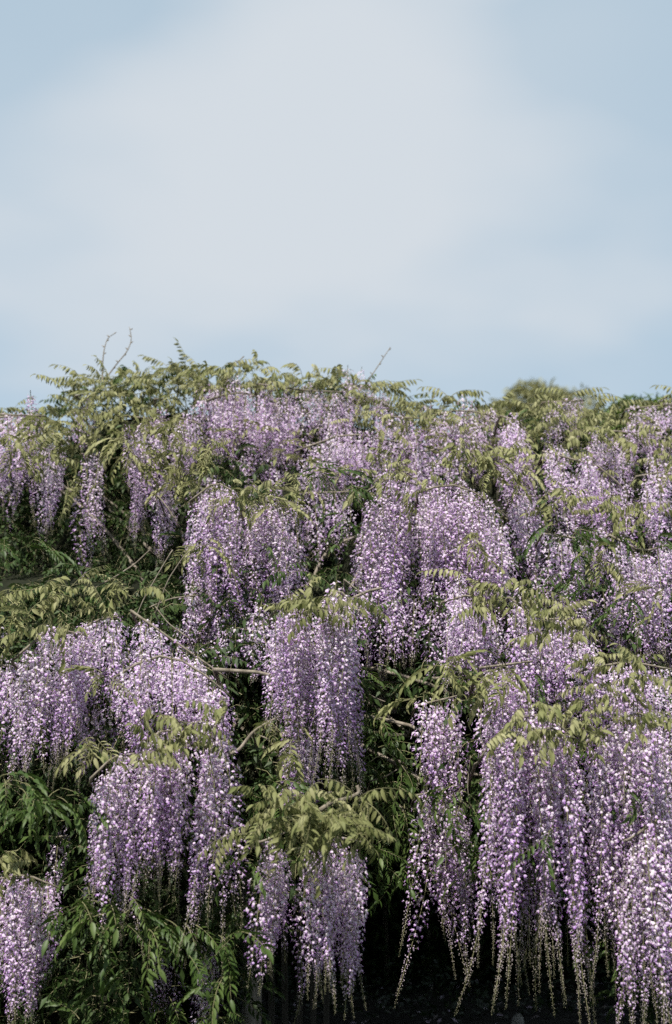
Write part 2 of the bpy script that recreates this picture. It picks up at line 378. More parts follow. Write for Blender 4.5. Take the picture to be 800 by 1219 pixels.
# hanging sprays: x0, x1, top ridge, lower ends, distance, how many
CL = [
 (568, 692, [905, 868, 852, 862, 885], [1120, 1165, 1188, 1155, 1190], 6.70, 21), (566, 640, [800, 792], [1000, 970], 6.95, 8),
 (692, 806, [890, 862, 852, 872], [1150, 1120, 1190, 1180], 6.70, 19), (742, 812, [1005, 965], [1240, 1262], 6.55, 12),
 (700, 742, [960, 950], [1165, 1185], 6.85, 4),
 (490, 556, [845, 832], [955, 985], 7.35, 8), (490, 566, [952, 945, 968], [1135, 1155, 1105], 7.30, 9),
 (303, 346, [1008, 996], [1165, 1160], 6.62, 6), (354, 440, [1015, 1000, 1008], [1200, 1195, 1185], 6.6, 10),
 (316, 382, [738, 712, 728], [885, 905, 880], 6.85, 12), (376, 430, [722, 706, 728], [905, 945, 930], 6.85, 11), (330, 392, [878, 872], [965, 968], 7.05, 6),
 (102, 166, [932, 906, 902], [1085, 1112, 1092], 6.6, 8), (160, 236, [892, 872, 884], [1085, 1065], 6.65, 10), (236, 276, [893, 886], [1115, 1125], 6.6, 6),
 (8, 112, [792, 752, 762], [930, 952, 925], 6.9, 12), (80, 152, [762, 742, 738], [862, 885], 7.0, 8),
 (130, 278, [812, 784, 794, 832], [905, 885, 925], 6.78, 15), (150, 276, [732, 772, 812], [835, 855, 885], 6.95, 10), (-20, 30, [795, 800], [930, 935], 7.25, 5),
 (-12, 76, [1052, 1046, 1062], [1235, 1235, 1180], 6.95, 12),
 (232, 262, [1118, 1125], [1255, 1250], 7.2, 3), (178, 216, [1132, 1128], [1232, 1235], 7.4, 3), (58, 86, [1002, 1000], [1062, 1066], 7.3, 3),
 (220, 292, [602, 578, 594], [692, 762, 785], 8.0, 10), (282, 360, [612, 600, 604], [765, 790, 755], 8.0, 12), (214, 272, [662, 665], [802, 805], 8.35, 6),
 (428, 502, [592, 572, 582], [765, 820, 765], 8.0, 12), (490, 612, [592, 580, 592, 622], [765, 800, 785, 765], 8.0, 22), (425, 482, [682, 684], [842, 835], 8.2, 6),
 (520, 602, [722, 712, 732], [832, 812, 852], 7.5, 10), (600, 722, [716, 742, 742, 772], [862, 882, 862, 852], 7.3, 16),
 (720, 808, [642, 662, 652], [792, 802, 832], 7.8, 11), (690, 806, [802, 792, 802], [922, 902, 935], 7.05, 12), (752, 806, [572, 565], [662, 670], 8.5, 6),
 (590, 642, [500, 506, 532], [602, 642, 692], 8.9, 10), (640, 762, [542, 552, 562, 602], [642, 652, 662, 692], 8.6, 20), (604, 642, [592, 596], [702, 705], 8.4, 6),
 (640, 720, [640, 650], [735, 740], 8.1, 6),
 (240, 362, [482, 470, 482, 492], [572, 566, 582], 9.3, 24), (345, 482, [542, 520, 532], [612, 602, 604], 9.0, 20), (392, 472, [466, 462], [512, 514], 9.7, 11),
 (360, 432, [592, 590], [662, 668], 8.75, 7), (480, 560, [545, 535], [610, 600], 8.9, 8),
 (40, 84, [530, 530], [645, 650], 8.95, 7), (92, 134, [545, 550], [690, 680], 8.9, 7), (135, 205, [500, 505], [630, 650], 8.85, 12), (175, 212, [560, 560], [665, 670], 8.8, 4),  (-15, 46, [502, 500], [622, 630], 9.2, 7),
 (300, 430, [462, 470, 472], [545, 540, 545], 9.35, 16), (228, 300, [470, 466], [520, 530], 9.45, 8), (440, 540, [500, 505], [560, 565], 9.2, 12), (690, 760, [515, 520], [590, 595], 9.0, 10), (-20, 60, [498, 500], [590, 585], 9.0, 10), (200, 245, [500, 510], [580, 590], 9.0, 6), (84, 112, [476, 474], [532, 535], 9.5, 4), (178, 204, [480, 480], [514, 514], 9.5, 3),
 (740, 810, [492, 486], [562, 570], 9.4, 14), (500, 602, [502, 492, 502], [572, 562], 9.4, 15), (640, 702, [484, 482], [540, 545], 9.5, 9),
]
RP = []                                     # (position, length, rank score, in frame)
BR = []                                     # branch lines along the ridges
for ci, (x0, x1, tops, bots, Y, n) in enumerate(CL):
    n = int(round(n * (1.35 if x1 > 210 or Y < 8 else .8)))
    us = (np.arange(n) + .5) / n + rng.normal(0, .35 / n, n); us = us.clip(0, 1)
    tt = np.linspace(0, 1, len(tops)); tb = np.linspace(0, 1, len(bots))
    for q, u in enumerate(us):
        back = (q % 4) / 4 * .36 + rng.uniform(-.06, .06)
        x = x0 + 12 + (x1 - x0 - 24) * u if x1 - x0 > 40 else x0 + (x1 - x0) * (.25 + .5 * u)
        yt = np.interp(u, tt, tops) + rng.normal(3, 10) - back * 25; yb = np.interp(u, tb, bots) + rng.normal(-8, 22)
        yd = Y + back; p = P(x, yt, yd); L = p[2] - P(x, yb, yd)[2]
        RP.append((p, max(L * 1.06, .2), L / yd ** 2 * (1.0 if back < .2 else .75)))
    for q in range(int(n * .3) if x1 > 210 or Y < 8 else 0):              # the shaded back of the spray
        u = rng.random(); yd = Y + rng.uniform(.3, .5); x = x0 + 8 + (x1 - x0 - 16) * u; yt = np.interp(u, tt, tops) + rng.uniform(-5, 25); p = P(x, yt, yd)
        RP.append((p, max(.2, .9 * (p[2] - P(x, np.interp(u, tb, bots), yd)[2])), .0005))
    BR.append([P(x0 + 6 + (x1 - x0 - 12) * u, np.interp(u, tt, tops) - 5, Y + .12) for u in np.linspace(0, 1, 6)])
order = np.argsort([-r[2] for r in RP])
NF = 300
stuff_b, stuff_s = MB(), MB()
def pick(L):
    best = [k for k in range(len(RAC)) if .78 < L / RAC[k][0] < 1.22] or [int(np.argmin([abs(r[0] - L) for r in RAC]))]
    return int(rng.choice(best))
def stuff_raceme(p, L):
    k = pick(L); sc = L / RAC[k][0]; sc = min(max(sc, .8), 1.2); Rm = rot(rng.uniform(0, 6.28), rng.normal(0, .06), rng.normal(0, .06))
    for dst, src in ((stuff_b, RAC[k][1]), (stuff_s, RAC[k][2])):
        inst(dst, src.arrays(), np.array([p - W0]), Rm, np.array([sc]), np.array([rng.normal(0, .08)]))
for oi_, k in enumerate(order):
    p, L, _ = RP[k]
    if oi_ < NF:
        v = pick(L); sc = min(max(L / RAC[v][0], .8), 1.2)
        rz = rng.uniform(0, 6.28); rx, ry = rng.normal(0, .07, 2)
        fc = empty('flower_cluster', p - W0); fc.parent = wisteria; fc.rotation_euler = (rx, ry, rz); fc.scale = (sc * rng.uniform(.78, 1.02),) * 2 + (sc,)
        link('blossoms', RAC[v][3], fc); link('bud_stalk', RAC[v][4], fc)
    else: stuff_raceme(p, L)
# flower clusters outside the frame, deep in the shade or too small to pick apart
for _ in range(60):
    s_ = rng.choice([-1, 1]); x = 400 + s_ * rng.uniform(425, 800); y = rng.uniform(520, 1000)
    stuff_raceme(P(x, y, surf(y) + rng.uniform(0, .3)), rng.uniform(.35, .85))
cnt = 0
while cnt < 300:
    x = rng.uniform(-20, 820); y = rng.uniform(480, 860)
    if y < np.interp(x, SKY_X, SKY_Y) + 20: continue
    if x < 225 and y < 740 and (y > 520 or rng.random() < .7): continue
    if y > 760 and x < 560 and not 20 < x < 270: continue
    if 355 < x < 425 and 590 < y: continue
    if y > 760 and rng.random() < .4: continue
    stuff_raceme(P(x, y, surf(y) + rng.uniform(.12, .5)), rng.uniform(.3, .52)); cnt += 1
ob = tag(link('distant_blossoms', stuff_b.mesh('distant_blossoms', [M_BANNER, M_WING, M_STALK]), wisteria), kind='stuff')
ob = tag(link('distant_bud_stalks', stuff_s.mesh('distant_bud_stalks', [M_BUD, M_STALK]), wisteria), kind='stuff')

# ------------------------------------------------------------------ wisteria: leaves
LP = []                                     # (pos, az, pitch, roll, scale, kind, colour, score)
def tuft(x, y, Y, n, spread, kind, colr, sc=1.0, up=.15):
    if colr == 'young': n = int(n * 1.4)
    if x < 235 and y < 600: n = int(n * 1.5); Y -= .16
    if x > 480 and y < 700: n = int(n * 1.35); Y -= .08
    if colr == 'green' and x < 290 and y > 1060: n = int(n * .7)
    for _ in range(n):
        xx, yy = x + rng.normal(0, spread), y + rng.normal(2, spread * .65)
        az = -pi / 2 + rng.normal(0, 1.0); pit = rng.normal(up - .2, .35)
        kd = kind if kind in ('comb', 'droop') else ('comb' if rng.random() < .5 else 'droop')
        s = sc * rng.uniform(.6, 1.1)
        LP.append((P(xx, yy, Y - .14 + rng.uniform(-.12, .12)), az, pit, rng.normal(0, .45), s, kd, colr, s / Y ** 2))
# the crest against the sky
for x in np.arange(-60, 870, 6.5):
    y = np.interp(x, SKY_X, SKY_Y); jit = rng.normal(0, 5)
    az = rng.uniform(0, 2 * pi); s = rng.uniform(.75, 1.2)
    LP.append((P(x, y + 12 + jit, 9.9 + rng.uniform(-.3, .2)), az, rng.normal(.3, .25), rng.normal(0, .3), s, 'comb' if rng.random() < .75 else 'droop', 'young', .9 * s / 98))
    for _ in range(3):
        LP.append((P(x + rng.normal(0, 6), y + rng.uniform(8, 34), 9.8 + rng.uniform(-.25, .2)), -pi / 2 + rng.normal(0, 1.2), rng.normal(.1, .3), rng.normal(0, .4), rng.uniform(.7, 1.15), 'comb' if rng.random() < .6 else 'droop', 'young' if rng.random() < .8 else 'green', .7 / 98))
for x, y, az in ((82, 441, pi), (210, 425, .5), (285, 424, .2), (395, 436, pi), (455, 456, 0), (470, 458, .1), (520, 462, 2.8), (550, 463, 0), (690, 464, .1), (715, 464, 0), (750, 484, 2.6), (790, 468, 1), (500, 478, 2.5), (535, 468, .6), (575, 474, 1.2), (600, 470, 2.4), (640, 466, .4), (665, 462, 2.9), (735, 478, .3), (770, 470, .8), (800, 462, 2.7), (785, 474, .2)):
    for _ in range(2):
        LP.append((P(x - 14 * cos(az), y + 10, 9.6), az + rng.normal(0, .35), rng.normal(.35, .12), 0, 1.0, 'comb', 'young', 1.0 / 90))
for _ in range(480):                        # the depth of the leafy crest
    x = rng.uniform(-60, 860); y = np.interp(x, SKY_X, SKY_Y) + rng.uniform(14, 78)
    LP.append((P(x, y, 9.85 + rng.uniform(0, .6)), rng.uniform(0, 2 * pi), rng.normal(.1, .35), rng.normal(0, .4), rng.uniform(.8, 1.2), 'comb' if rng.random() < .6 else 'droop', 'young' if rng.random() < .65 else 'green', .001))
# olive young leaves capping the sprays, green ones in the gaps
for a_ in (
 (60, 500, 9.1, 8, 18, 'droop', 'young'), (130, 470, 9.3, 8, 20, 'mix', 'young'), (200, 500, 8.9, 8, 14, 'droop', 'young'), (235, 560, 8.6, 5, 10, 'droop', 'young'), (20, 520, 9.0, 6, 14, 'mix', 'young'),
 (625, 545, 8.6, 5, 12, 'comb', 'young'), (570, 640, 7.9, 3, 8, 'droop', 'young'), (740, 600, 8.3, 6, 16, 'comb', 'young'), (770, 615, 8.1, 6, 14, 'comb', 'young'), (655, 745, 7.1, 6, 20, 'comb', 'young'), (620, 700, 7.5, 6, 12, 'comb', 'young'), (765, 800, 6.95, 7, 16, 'comb', 'young'), (700, 790, 7.0, 5, 14, 'comb', 'young'), (610, 868, 6.65, 6, 14, 'comb', 'young'), (668, 872, 6.65, 6, 14, 'comb', 'young'), (500, 570, 8.1, 5, 16, 'comb', 'young'), (445, 575, 8.1, 5, 12, 'comb', 'young'), (360, 715, 6.8, 8, 16, 'comb', 'young'), (400, 712, 6.8, 6, 12, 'comb', 'young'), (330, 585, 7.9, 6, 20, 'comb', 'young'), (290, 580, 7.9, 5, 12, 'mix', 'young'), (775, 860, 6.6, 5, 14, 'comb', 'young'),
 (40, 545, 8.8, 6, 18, 'mix', 'young'), (75, 520, 9.1, 7, 16, 'mix', 'young'), (120, 500, 9.2, 8, 18, 'mix', 'young'), (160, 470, 9.4, 7, 20, 'comb', 'young'),
 (180, 540, 8.9, 8, 18, 'droop', 'young'), (225, 525, 8.8, 9, 16, 'droop', 'young'), (150, 520, 8.9, 5, 12, 'droop', 'young'), (100, 575, 8.8, 4, 10, 'droop', 'young'), (215, 560, 8.8, 5, 14, 'droop', 'young'),
 (300, 455, 9.6, 7, 16, 'comb', 'young'), (345, 450, 9.6, 8, 20, 'comb', 'young'), (230, 455, 9.6, 8, 20, 'mix', 'young'), (310, 590, 8.2, 9, 18, 'droop', 'young'), (345, 575, 8.4, 7, 16, 'droop', 'young'), (265, 592, 8.2, 3, 10, 'droop', 'young'),
 (425, 506, 9.2, 6, 20, 'comb', 'young'), (470, 508, 9.2, 7, 18, 'comb', 'young'), (520, 503, 9.3, 6, 18, 'comb', 'young'), (385, 565, 8.3, 6, 10, 'droop', 'green'), (412, 580, 8.2, 6, 8, 'droop', 'green'), (412, 615, 8.1, 4, 6, 'droop', 'green'),
 (470, 560, 8.5, 7, 20, 'comb', 'young'), (540, 550, 8.6, 8, 18, 'comb', 'young'), (575, 545, 8.6, 8, 14, 'mix', 'young'), (600, 560, 8.5, 5, 10, 'droop', 'young'),
 (680, 510, 9.3, 8, 22, 'comb', 'young'), (720, 525, 9.1, 9, 22, 'comb', 'young'), (760, 530, 9.2, 7, 20, 'comb', 'young'), (640, 495, 9.5, 6, 16, 'comb', 'young'), (785, 570, 8.8, 5, 14, 'mix', 'young'),
 (670, 600, 8.3, 7, 14, 'comb', 'young'), (690, 635, 8.0, 9, 18, 'droop', 'green'), (685, 680, 7.8, 9, 18, 'droop', 'green'), (715, 650, 7.9, 5, 12, 'droop', 'young'), (790, 640, 7.9, 4, 10, 'droop', 'green'), (740, 720, 7.6, 4, 10, 'droop', 'green'), (785, 700, 7.6, 4, 8, 'droop', 'young'),
 (665, 735, 7.2, 9, 18, 'comb', 'young'), (595, 715, 7.5, 6, 14, 'comb', 'young'), (570, 700, 7.6, 5, 12, 'comb', 'young'), (598, 798, 6.9, 6, 8, 'droop', 'young', 1.1), (525, 790, 6.9, 6, 9, 'droop', 'young', 1.1), (553, 800, 6.9, 4, 6, 'droop', 'young', 1.1), (490, 830, 7.2, 3, 6, 'droop', 'young'),
 (640, 860, 6.75, 8, 16, 'comb', 'young'), (712, 848, 6.8, 8, 18, 'comb', 'young'), (735, 808, 7.0, 7, 16, 'comb', 'young'), (690, 870, 6.75, 5, 12, 'comb', 'young'), (650, 800, 7.15, 3, 10, 'droop', 'green'),
 (15, 650, 7.9, 6, 16, 'droop', 'green'), (40, 640, 8.1, 5, 14, 'droop', 'green'), (15, 710, 7.3, 7, 14, 'droop', 'young'), (60, 700, 7.3, 8, 16, 'mix', 'young'), (105, 705, 7.3, 7, 14, 'comb', 'young'), (155, 703, 7.3, 5, 8, 'comb', 'young'), (30, 745, 7.1, 7, 16, 'mix', 'young'), (85, 745, 7.0, 4, 12, 'comb', 'young'),
 (110, 885, 6.7, 4, 8, 'droop', 'young'), (190, 868, 6.6, 10, 20, 'comb', 'young'), (235, 870, 6.6, 7, 14, 'comb', 'young'), (150, 900, 6.55, 4, 8, 'comb', 'young'), (262, 860, 6.7, 3, 6, 'comb', 'young'), (120, 800, 6.75, 3, 8, 'droop', 'young'),
 (8, 925, 6.6, 9, 12, 'droop', 'green', 1.3), (30, 950, 6.7, 4, 10, 'droop', 'green'), (68, 945, 6.75, 7, 10, 'droop', 'green', 1.3), (20, 1030, 7.0, 8, 18, 'comb', 'young'),
 (330, 965, 6.6, 14, 18, 'comb', 'young'), (370, 978, 6.5, 20, 22, 'mix', 'young'), (410, 978, 6.5, 14, 18, 'comb', 'young'), (360, 955, 6.6, 10, 20, 'comb', 'young'), (345, 950, 6.7, 6, 14, 'droop', 'green'), (435, 965, 6.7, 5, 10, 'comb', 'young'), (295, 990, 6.6, 3, 5, 'comb', 'young'), (292, 1025, 6.7, 3, 5, 'droop', 'green'),
 (238, 650, 7.9, 6, 8, 'droop', 'young'), (350, 685, 7.1, 5, 12, 'comb', 'green'), (375, 705, 6.9, 6, 14, 'comb', 'young'), (350, 890, 6.95, 5, 10, 'droop', 'young'), (320, 860, 7.1, 3, 6, 'droop', 'young'), (430, 790, 7.4, 3, 8, 'droop', 'green'),
 (265, 1115, 6.8, 7, 8, 'droop', 'green', 1.3), (270, 1155, 6.8, 6, 8, 'droop', 'green', 1.3), (262, 1205, 7.0, 5, 10, 'droop', 'green'),
 (95, 1072, 6.9, 7, 12, 'droop', 'green', 1.3), (115, 1072, 6.8, 9, 16, 'droop', 'green', 1.3), (150, 1095, 6.85, 9, 18, 'droop', 'green', 1.3), (190, 1095, 6.85, 9, 18, 'droop', 'green', 1.3), (215, 1110, 6.85, 6, 14, 'droop', 'green', 1.3), (150, 1150, 7.0, 5, 12, 'droop', 'green', 1.2),
 (130, 1200, 7.2, 8, 24, 'droop', 'green'), (200, 1205, 7.2, 8, 24, 'droop', 'green'), (240, 1195, 7.1, 5, 12, 'droop', 'green'),
 (285, 880, 7.6, 7, 16, 'droop', 'green'), (290, 940, 7.5, 7, 14, 'droop', 'green'), (440, 850, 7.8, 7, 16, 'droop', 'green'), (450, 890, 7.75, 8, 20, 'droop', 'green', 1.3), (462, 950, 7.7, 8, 16, 'droop', 'green', 1.3), (455, 1000, 7.5, 8, 14, 'droop', 'green'), (470, 1035, 7.6, 7, 14, 'droop', 'green'), (560, 1040, 7.5, 4, 8, 'droop', 'green'), (300, 1080, 7.3, 6, 8, 'droop', 'green'), (345, 1060, 7.2, 4, 6, 'droop', 'green'), (545, 942, 7.15, 7, 12, 'droop', 'green', 1.3), (555, 1000, 7.3, 5, 10, 'droop', 'green'),
 (735, 940, 7.0, 4, 10, 'droop', 'green'), (655, 990, 6.8, 3, 8, 'droop', 'green'), (720, 1130, 7.1, 3, 8, 'droop', 'green'),
): tuft(*a_)
def in_frame(p):
    d = p - np.array([0, 0, EYE]); z = d[1] * CP + d[2] * SP
    x = d[0] / z * FPX + 400; y = 609.5 - (-d[1] * SP + d[2] * CP) / z * FPX
    return -10 < x < 810 and y < 1225
order = sorted(range(len(LP)), key=lambda k: -(LP[k][7] if in_frame(LP[k][0]) else 0))
rest = {'young': MB(), 'green': MB(), 'dark': MB()}
for oi_, k in enumerate(order):
    p, az, pit, rl, s, kd, colr, _ = LP[k]; src = LEAF[kd, colr]; v = int(rng.integers(len(src)))
    if oi_ < 300: link('leaf', src[v][1], wisteria, p - W0, (rl, -pit, az), s)
    else: inst(rest[colr], src[v][0].arrays(), np.array([p - W0]), rot(az, pit, rl), np.array([s]), np.array([rng.normal(0, .12)]))
# the leafy inside of the plant, and unseen sides and back that block light
def scatter(n, fx, fy, fd, colr, smin=.8, smax=1.25):
    cnt = 0
    while cnt < n:
        x, y = rng.uniform(*fx), rng.uniform(*fy)
        if y < np.interp(x, SKY_X, SKY_Y) + 25: continue
        if y > 1040 and 292 < x < 735: continue
        if y > 1000 and 440 < x < 490: continue
        p = P(x, y, surf(y) + setback(x, y) + rng.uniform(*fd)); b = POOR[int(rng.integers(len(POOR)))]
        if p[2] < .15: continue
        inst(rest[colr], b.arrays(), np.array([p - W0]), rot(-pi / 2 + rng.normal(0, 1.1), rng.normal(.1, .4), rng.normal(0, .4)), np.array([rng.uniform(smin, smax)]), np.array([rng.normal(0, .15)]))
        cnt += 1
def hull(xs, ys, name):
    """A thick bumpy near-black sheet added behind the flowering front to block light."""
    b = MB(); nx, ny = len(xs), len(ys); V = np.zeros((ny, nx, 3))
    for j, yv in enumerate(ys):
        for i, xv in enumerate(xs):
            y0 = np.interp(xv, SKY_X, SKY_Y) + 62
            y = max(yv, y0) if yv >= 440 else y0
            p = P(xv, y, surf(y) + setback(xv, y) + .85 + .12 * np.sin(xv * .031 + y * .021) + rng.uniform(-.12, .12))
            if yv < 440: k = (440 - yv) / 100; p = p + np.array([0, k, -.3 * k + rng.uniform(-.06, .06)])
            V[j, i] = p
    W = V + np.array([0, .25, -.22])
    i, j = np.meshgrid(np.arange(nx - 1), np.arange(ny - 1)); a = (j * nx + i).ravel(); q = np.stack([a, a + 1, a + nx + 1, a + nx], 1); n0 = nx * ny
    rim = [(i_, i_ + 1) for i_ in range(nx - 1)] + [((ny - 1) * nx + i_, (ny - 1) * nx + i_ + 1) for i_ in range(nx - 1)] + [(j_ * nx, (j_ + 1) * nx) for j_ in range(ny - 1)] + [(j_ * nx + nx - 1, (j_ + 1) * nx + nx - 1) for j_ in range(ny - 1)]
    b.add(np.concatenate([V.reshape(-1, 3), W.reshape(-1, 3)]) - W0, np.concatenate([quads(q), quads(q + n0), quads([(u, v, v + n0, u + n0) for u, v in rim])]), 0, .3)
    tag(link(name, b.mesh(name, [M_SHADE_CORE]), wisteria), kind='stuff')
hull(np.arange(-1500, 2310, 38.), np.concatenate([[130, 215, 300, 370], np.arange(440, 1010, 22.)]), 'shade_hull')  # added sheets: stop light coming through and keep the gaps dark
hull(np.arange(-1500, 275, 30.), np.arange(1030, 1400, 24.), 'shade_hull')
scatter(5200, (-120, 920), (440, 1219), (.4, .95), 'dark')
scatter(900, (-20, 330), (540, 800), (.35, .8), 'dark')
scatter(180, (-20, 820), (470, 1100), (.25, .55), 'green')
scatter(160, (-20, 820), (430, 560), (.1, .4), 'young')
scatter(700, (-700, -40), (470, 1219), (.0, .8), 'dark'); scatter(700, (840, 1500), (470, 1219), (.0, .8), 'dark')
for _ in range(1100):                       # unseen leafy roof towards the back, added to darken what lies below
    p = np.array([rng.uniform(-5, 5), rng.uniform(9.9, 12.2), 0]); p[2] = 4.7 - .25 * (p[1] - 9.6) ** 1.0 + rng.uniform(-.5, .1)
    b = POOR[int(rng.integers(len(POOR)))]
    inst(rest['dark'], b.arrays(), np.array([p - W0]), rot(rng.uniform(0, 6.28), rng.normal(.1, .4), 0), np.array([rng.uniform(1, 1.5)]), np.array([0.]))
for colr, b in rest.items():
    tag(link({'young': 'young_foliage', 'green': 'green_foliage', 'dark': 'shade_dark_foliage'}[colr], b.mesh('foliage', [MATL[colr], M_STALK]), wisteria), kind='stuff')

# ------------------------------------------------------------------ wisteria: wood
def branch(pts, r0, r1, name='branch', sides=6):
    b = MB(); tube(b, np.array(pts) - W0, np.linspace(r0, r1, len(pts)), sides); return link(name, b.mesh(name, [M_BARK]), wisteria)
tb = MB()
for k in range(3):                          # twisted trunk
    s = np.linspace(0, 1, 22); a = s * 9 + k * 2.1
    pts = np.stack([.055 * np.cos(a) * (1 - .3 * s) + .5 * s ** 2, .055 * np.sin(a) * (1 - .3 * s), s * 2.6], 1)
    tube(tb, pts, np.linspace(.075, .045, 22), 8)
link('trunk', tb.mesh('trunk', [M_BARK]), wisteria)
top = W0 + np.array([.5, 0, 2.6])
for k, ln in enumerate(BR):                 # a limb from the trunk's head to each spray, then along it
    ln = np.array(ln)
    a = wob(top + rng.normal(0, .1, 3), ln[0] + np.array([0, .7, -.12]), 12, .05)
    branch(np.concatenate([a, wob(ln[0] + np.array([0, .35, -.03]), ln[0], 4, .03)[:-1], ln]), .016, .005)
for pts, Y, r0, r1 in (                     # pale bare limbs seen between the sprays
 ([(255, 797), (285, 799), (305, 800), (322, 804)], 7.0, .012, .010), ([(262, 902), (285, 893), (300, 872), (318, 860), (340, 850)], 7.0, .013, .005), ([(300, 872), (320, 880), (332, 895)], 7.02, .006, .003),
 ([(380, 965), (395, 955), (415, 950), (428, 944), (425, 935)], 6.95, .014, .010), ([(150, 738), (180, 722), (205, 712), (240, 708)], 7.9, .006, .004), ([(112, 700), (135, 688), (160, 672), (178, 655)], 8.1, .007, .004),
 ([(188, 590), (200, 605), (208, 618)], 8.3, .006, .004), ([(205, 655), (190, 680), (170, 715), (160, 740)], 7.6, .004, .003), ([(185, 730), (200, 690), (220, 660), (240, 648)], 7.6, .004, .003), ([(420, 712), (440, 703), (455, 700)], 7.0, .009, .006), ([(410, 690), (425, 702), (440, 712)], 6.95, .005, .003),
 ([(640, 872), (655, 866), (672, 874), (695, 868)], 6.6, .007, .004), ([(420, 815), (445, 830), (470, 840)], 8.0, .004, .003),
 ([(440, 930), (458, 925), (480, 912)], 7.7, .006, .004), ([(560, 900), (556, 940), (566, 980)], 7.1, .003, .002), ([(225, 760), (200, 742), (185, 722)], 7.4, .005, .003)):
    q = np.array([P(x, y, Y) for x, y in pts]); s = np.linspace(0, 1, 4 * len(pts)); u = np.linspace(0, 1, len(pts))
    q = np.stack([np.interp(s, u, q[:, i]) for i in range(3)], 1); q[1:-1] = (q[:-2] + 2 * q[1:-1] + q[2:]) / 4
    q = np.concatenate([[q[0] + np.array([0, .4, -.05])], q]); branch(q, r0, r1)
# bare whips against the sky
for pts in ([(122, 452), (122, 432), (124, 415), (128, 402), (138, 396)], [(128, 448), (140, 432), (152, 418), (157, 404), (154, 389)], [(412, 486), (425, 470), (442, 448), (455, 428), (465, 413)],
            [(275, 470), (268, 455), (278, 436), (290, 424)], [(300, 480), (330, 462), (360, 452)], [(520, 500), (512, 480), (522, 462)], [(250, 472), (262, 478), (280, 500)]):
    q = np.array([P(x, y, 9.7) for x, y in pts]); s = np.linspace(0, 1, 16); u = np.linspace(0, 1, len(pts))
    q = np.stack([np.interp(s, u, q[:, i]) for i in range(3)], 1); q[1:-1] = (q[:-2] + q[1:-1] + q[2:]) / 3
    b = MB(); tube(b, q - W0, np.linspace(.006, .0025, 16), 5)
    for k in range(2, 16, 2):
        sgn = 1 if k % 4 else -1; e = q[k] + np.array([sgn * .022, 0, .016]); tube(b, np.array([q[k], (q[k] + e) / 2, e]) - W0, [.003, .005, .001], 4)
    link('twig', b.mesh('twig', [M_BARK]), wisteria)

# ------------------------------------------------------------------ arbour, fence and what stands behind
arb = empty('timber_arbour', (0, 9.0, 0)); A0 = np.array(arb.location)
tag(arb, 'weathered grey timber arbour with one post showing under the wisteria', 'arbour')
for px, Y in ((298, 8.45), (-250, 8.6), (900, 8.6), (297, 11.6), (-150, 11.6), (800, 11.6)):
    x = P(px, 1190, Y)[0]; b = MB()
    s = np.linspace(0, 1, 9); tube(b, np.stack([x + .01 * np.sin(s * 7), Y + 0 * s, s * 2.25 - .02], 1) - A0, .058 + .006 * np.sin(s * 11), 10)
    link('post', b.mesh('post', [M_POST]), arb)
for Y in (8.6, 11.6):
    b = MB(); box(b, (-4, Y - 9.0 - .05, 2.235), (4, Y - 9.0 + .05, 2.38)); link('beam', b.mesh('beam', [M_POST], False), arb)
rb = MB(); box(rb, (-.03, -.6, 2.383), (.03, 3.4, 2.48)); rme = rb.mesh('rafter', [M_POST], False)
for x in np.arange(-3.9, 4, .6): link('rafter', rme, arb, (x, 0, 0))

fx0, fx1 = P(308, 1180, 9.4)[0], P(372, 1180, 9.4)[0]
fence = empty('slat_fence', ((fx0 + fx1) / 2, 9.4, .05)); tag(fence, 'dark upright slat fence panel in the shade beside the grey post', 'fence')
sb = MB(); box(sb, (-.021, -.012, 0), (.021, .012, 1.02)); sme = sb.mesh('slat', [M_SLAT], False)
for k in range(7): link('slat', sme, fence, ((k - 3) * .092 + rng.normal(0, .004), 0, 0), (0, rng.normal(0, .008), 0))
rl_ = MB(); box(rl_, (-.36, .014, -.03), (.36, .045, .03)); rme2 = rl_.mesh('rail', [M_SLAT], False)
for z in (.08, .97): link('rail', rme2, fence, (0, 0, z))

def leafy(mb, centres, radii, n, size, tintvar=.2):
    c = np.array(centres); rr = np.array(radii); k = rng.integers(len(c), size=n)
    d = rng.normal(0, 1, (n, 3)); d /= np.linalg.norm(d, axis=1)[:, None]
    p = c[k] + d * (rr[k][:, None] if rr.ndim == 1 else rr[k]) * rng.uniform(.55, 1.05, n)[:, None] ** .6
    inst(mb, T_POOR, p, rot(rng.uniform(0, 6.28, n), rng.normal(-.2, .6, n), rng.normal(0, .7, n)), size * rng.uniform(.7, 1.3, n), .5 + rng.normal(0, tintvar, n))
# hedge closing the shade behind the arbour
hedge = empty('evergreen_hedge', (0, 13.4, .04)); H0 = np.array(hedge.location)
tag(hedge, 'dark evergreen hedge in deep shade behind the hanging blossoms', 'hedge')
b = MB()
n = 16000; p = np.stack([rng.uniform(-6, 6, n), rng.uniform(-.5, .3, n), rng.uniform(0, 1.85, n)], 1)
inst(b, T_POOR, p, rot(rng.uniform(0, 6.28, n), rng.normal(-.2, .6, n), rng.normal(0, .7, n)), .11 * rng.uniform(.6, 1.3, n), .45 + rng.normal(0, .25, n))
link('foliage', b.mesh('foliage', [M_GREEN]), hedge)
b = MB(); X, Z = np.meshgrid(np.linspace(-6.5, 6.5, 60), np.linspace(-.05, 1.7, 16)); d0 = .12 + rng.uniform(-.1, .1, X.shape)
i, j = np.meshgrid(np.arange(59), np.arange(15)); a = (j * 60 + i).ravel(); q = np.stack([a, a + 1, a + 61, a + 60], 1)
b.add(np.concatenate([np.stack([X, d0, Z], -1).reshape(-1, 3), np.stack([X, d0 + .6, Z], -1).reshape(-1, 3)]), np.concatenate([quads(q), quads(q + 960)]))
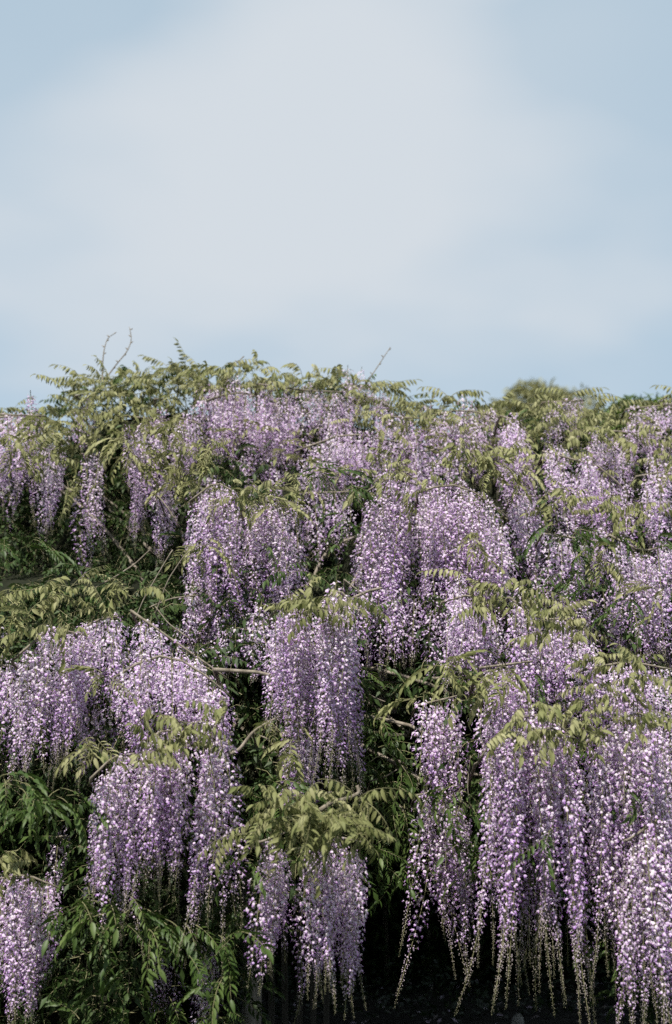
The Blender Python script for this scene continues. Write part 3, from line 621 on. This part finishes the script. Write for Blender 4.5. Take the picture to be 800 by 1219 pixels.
link('shade_core', b.mesh('shade_core', [M_SHADE_CORE]), hedge)  # solid near-black sheets added as the dark inside of the hedge
b = MB()
for x in np.arange(-5.8, 6, .45): tube(b, wob((x, .1, -.02), (x + rng.normal(0, .1), .1, 1.6), 6, .02), [.03, .028, .024, .02, .014, .008], 5)
link('stem', b.mesh('stem', [M_BARK]), hedge)
b = MB(); n = 900                          # leaf litter on the bed
p = np.stack([rng.uniform(-4, 4, n), rng.uniform(7, 12.8, n), rng.uniform(.1, .13, n)], 1)
inst(b, T_POOR, p, rot(rng.uniform(0, 6.28, n), rng.normal(0, .25, n), rng.normal(0, .4, n)), .06 * rng.uniform(.6, 1.3, n), .7 + rng.normal(0, .25, n))
tag(link('leaf_litter', b.mesh('leaf_litter', [M_BUD])), 'pale dry leaves scattered on the dark soil under the arbour', 'leaf litter', kind='stuff')

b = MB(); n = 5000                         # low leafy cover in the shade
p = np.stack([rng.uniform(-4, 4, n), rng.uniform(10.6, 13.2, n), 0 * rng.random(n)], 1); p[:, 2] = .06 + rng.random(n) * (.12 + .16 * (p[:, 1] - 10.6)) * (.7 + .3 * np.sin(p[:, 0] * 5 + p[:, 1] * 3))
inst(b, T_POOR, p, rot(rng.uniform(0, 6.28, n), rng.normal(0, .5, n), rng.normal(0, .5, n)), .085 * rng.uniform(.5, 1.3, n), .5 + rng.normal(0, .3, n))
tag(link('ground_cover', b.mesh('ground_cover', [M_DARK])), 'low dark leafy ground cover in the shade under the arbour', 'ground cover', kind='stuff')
def tree(name, x, Y, z_base, trunk_r, centres, radii, n, size, mat, label):
    t = empty(name, (x, Y, 0)); tag(t, label, 'tree')
    b = MB(); cz = centres[0][2]
    tube(b, wob((0, 0, -.05), (0, 0, cz), 10, .015), np.linspace(trunk_r, trunk_r * .4, 10), 8)
    for c in centres: tube(b, wob((0, 0, cz * .55), c, 7, .05), np.linspace(trunk_r * .4, .02, 7), 5)
    link('trunk', b.mesh('trunk', [M_BARK]), t)
    b = MB(); leafy(b, centres, radii, n, size); link('crown', b.mesh('crown', [mat]), t)
c = P(643, 467, 32); zc = c[2]
cs = [(0, 0, zc - .75), (-.75, .3, zc - .85), (.75, -.2, zc - .8), (-1.35, 0, zc - 1.15), (1.4, .1, zc - 1.1), (-1.9, .2, zc - 1.5), (2.0, 0, zc - 1.5), (0, 0, zc - 2.0), (-.3, -.2, zc - .45), (.35, .1, zc - .5)]
tree('broadleaf_tree', c[0], 32, 0, .28, cs, [1.0, .8, .8, .7, .7, .6, .6, 1.6, .7, .65], 11000, .17, M_TREE, 'hazy olive tree crown showing above the crest of the wisteria')
c = P(764, 488, 12.6); zc = c[2]
cs = [(0, 0, zc - .3), (-.15, 0, zc - .1), (.15, .05, zc - .12), (-.35, 0, zc - .45), (.4, 0, zc - .4), (0, .1, zc - .9)]
tree('dense_green_tree', c[0], 12.6, 0, .09, cs, [.42, .24, .28, .35, .4, .6], 5200, .075, M_TREE2, 'dense bright green rounded tree top peeking over the wisteria crest')
# small things in the shade under the arbour
p = P(617, 1216, 10.2)
b = MB(); th = np.linspace(0, 2 * pi, 11)[:-1]
V = []; rings = [(0, .045), (.05, .05), (.1, .04), (.13, .015)]
for z, r_ in rings: V += [(np.cos(a) * r_ * rng.uniform(.8, 1.15), np.sin(a) * r_ * .7 * rng.uniform(.8, 1.15), z) for a in th]
Q = [(r_ * 10 + k, r_ * 10 + (k + 1) % 10, (r_ + 1) * 10 + (k + 1) % 10, (r_ + 1) * 10 + k) for r_ in range(3) for k in range(10)]
b.add(V, np.concatenate([quads(Q), [(30, 30 + k, 31 + k) for k in range(1, 9)]]))
tag(link('upright_stone', b.mesh('upright_stone', [M_STONE]), loc=(p[0], 10.2, .04)), 'pale upright stone on the dark ground below the hanging blossoms', 'stone')
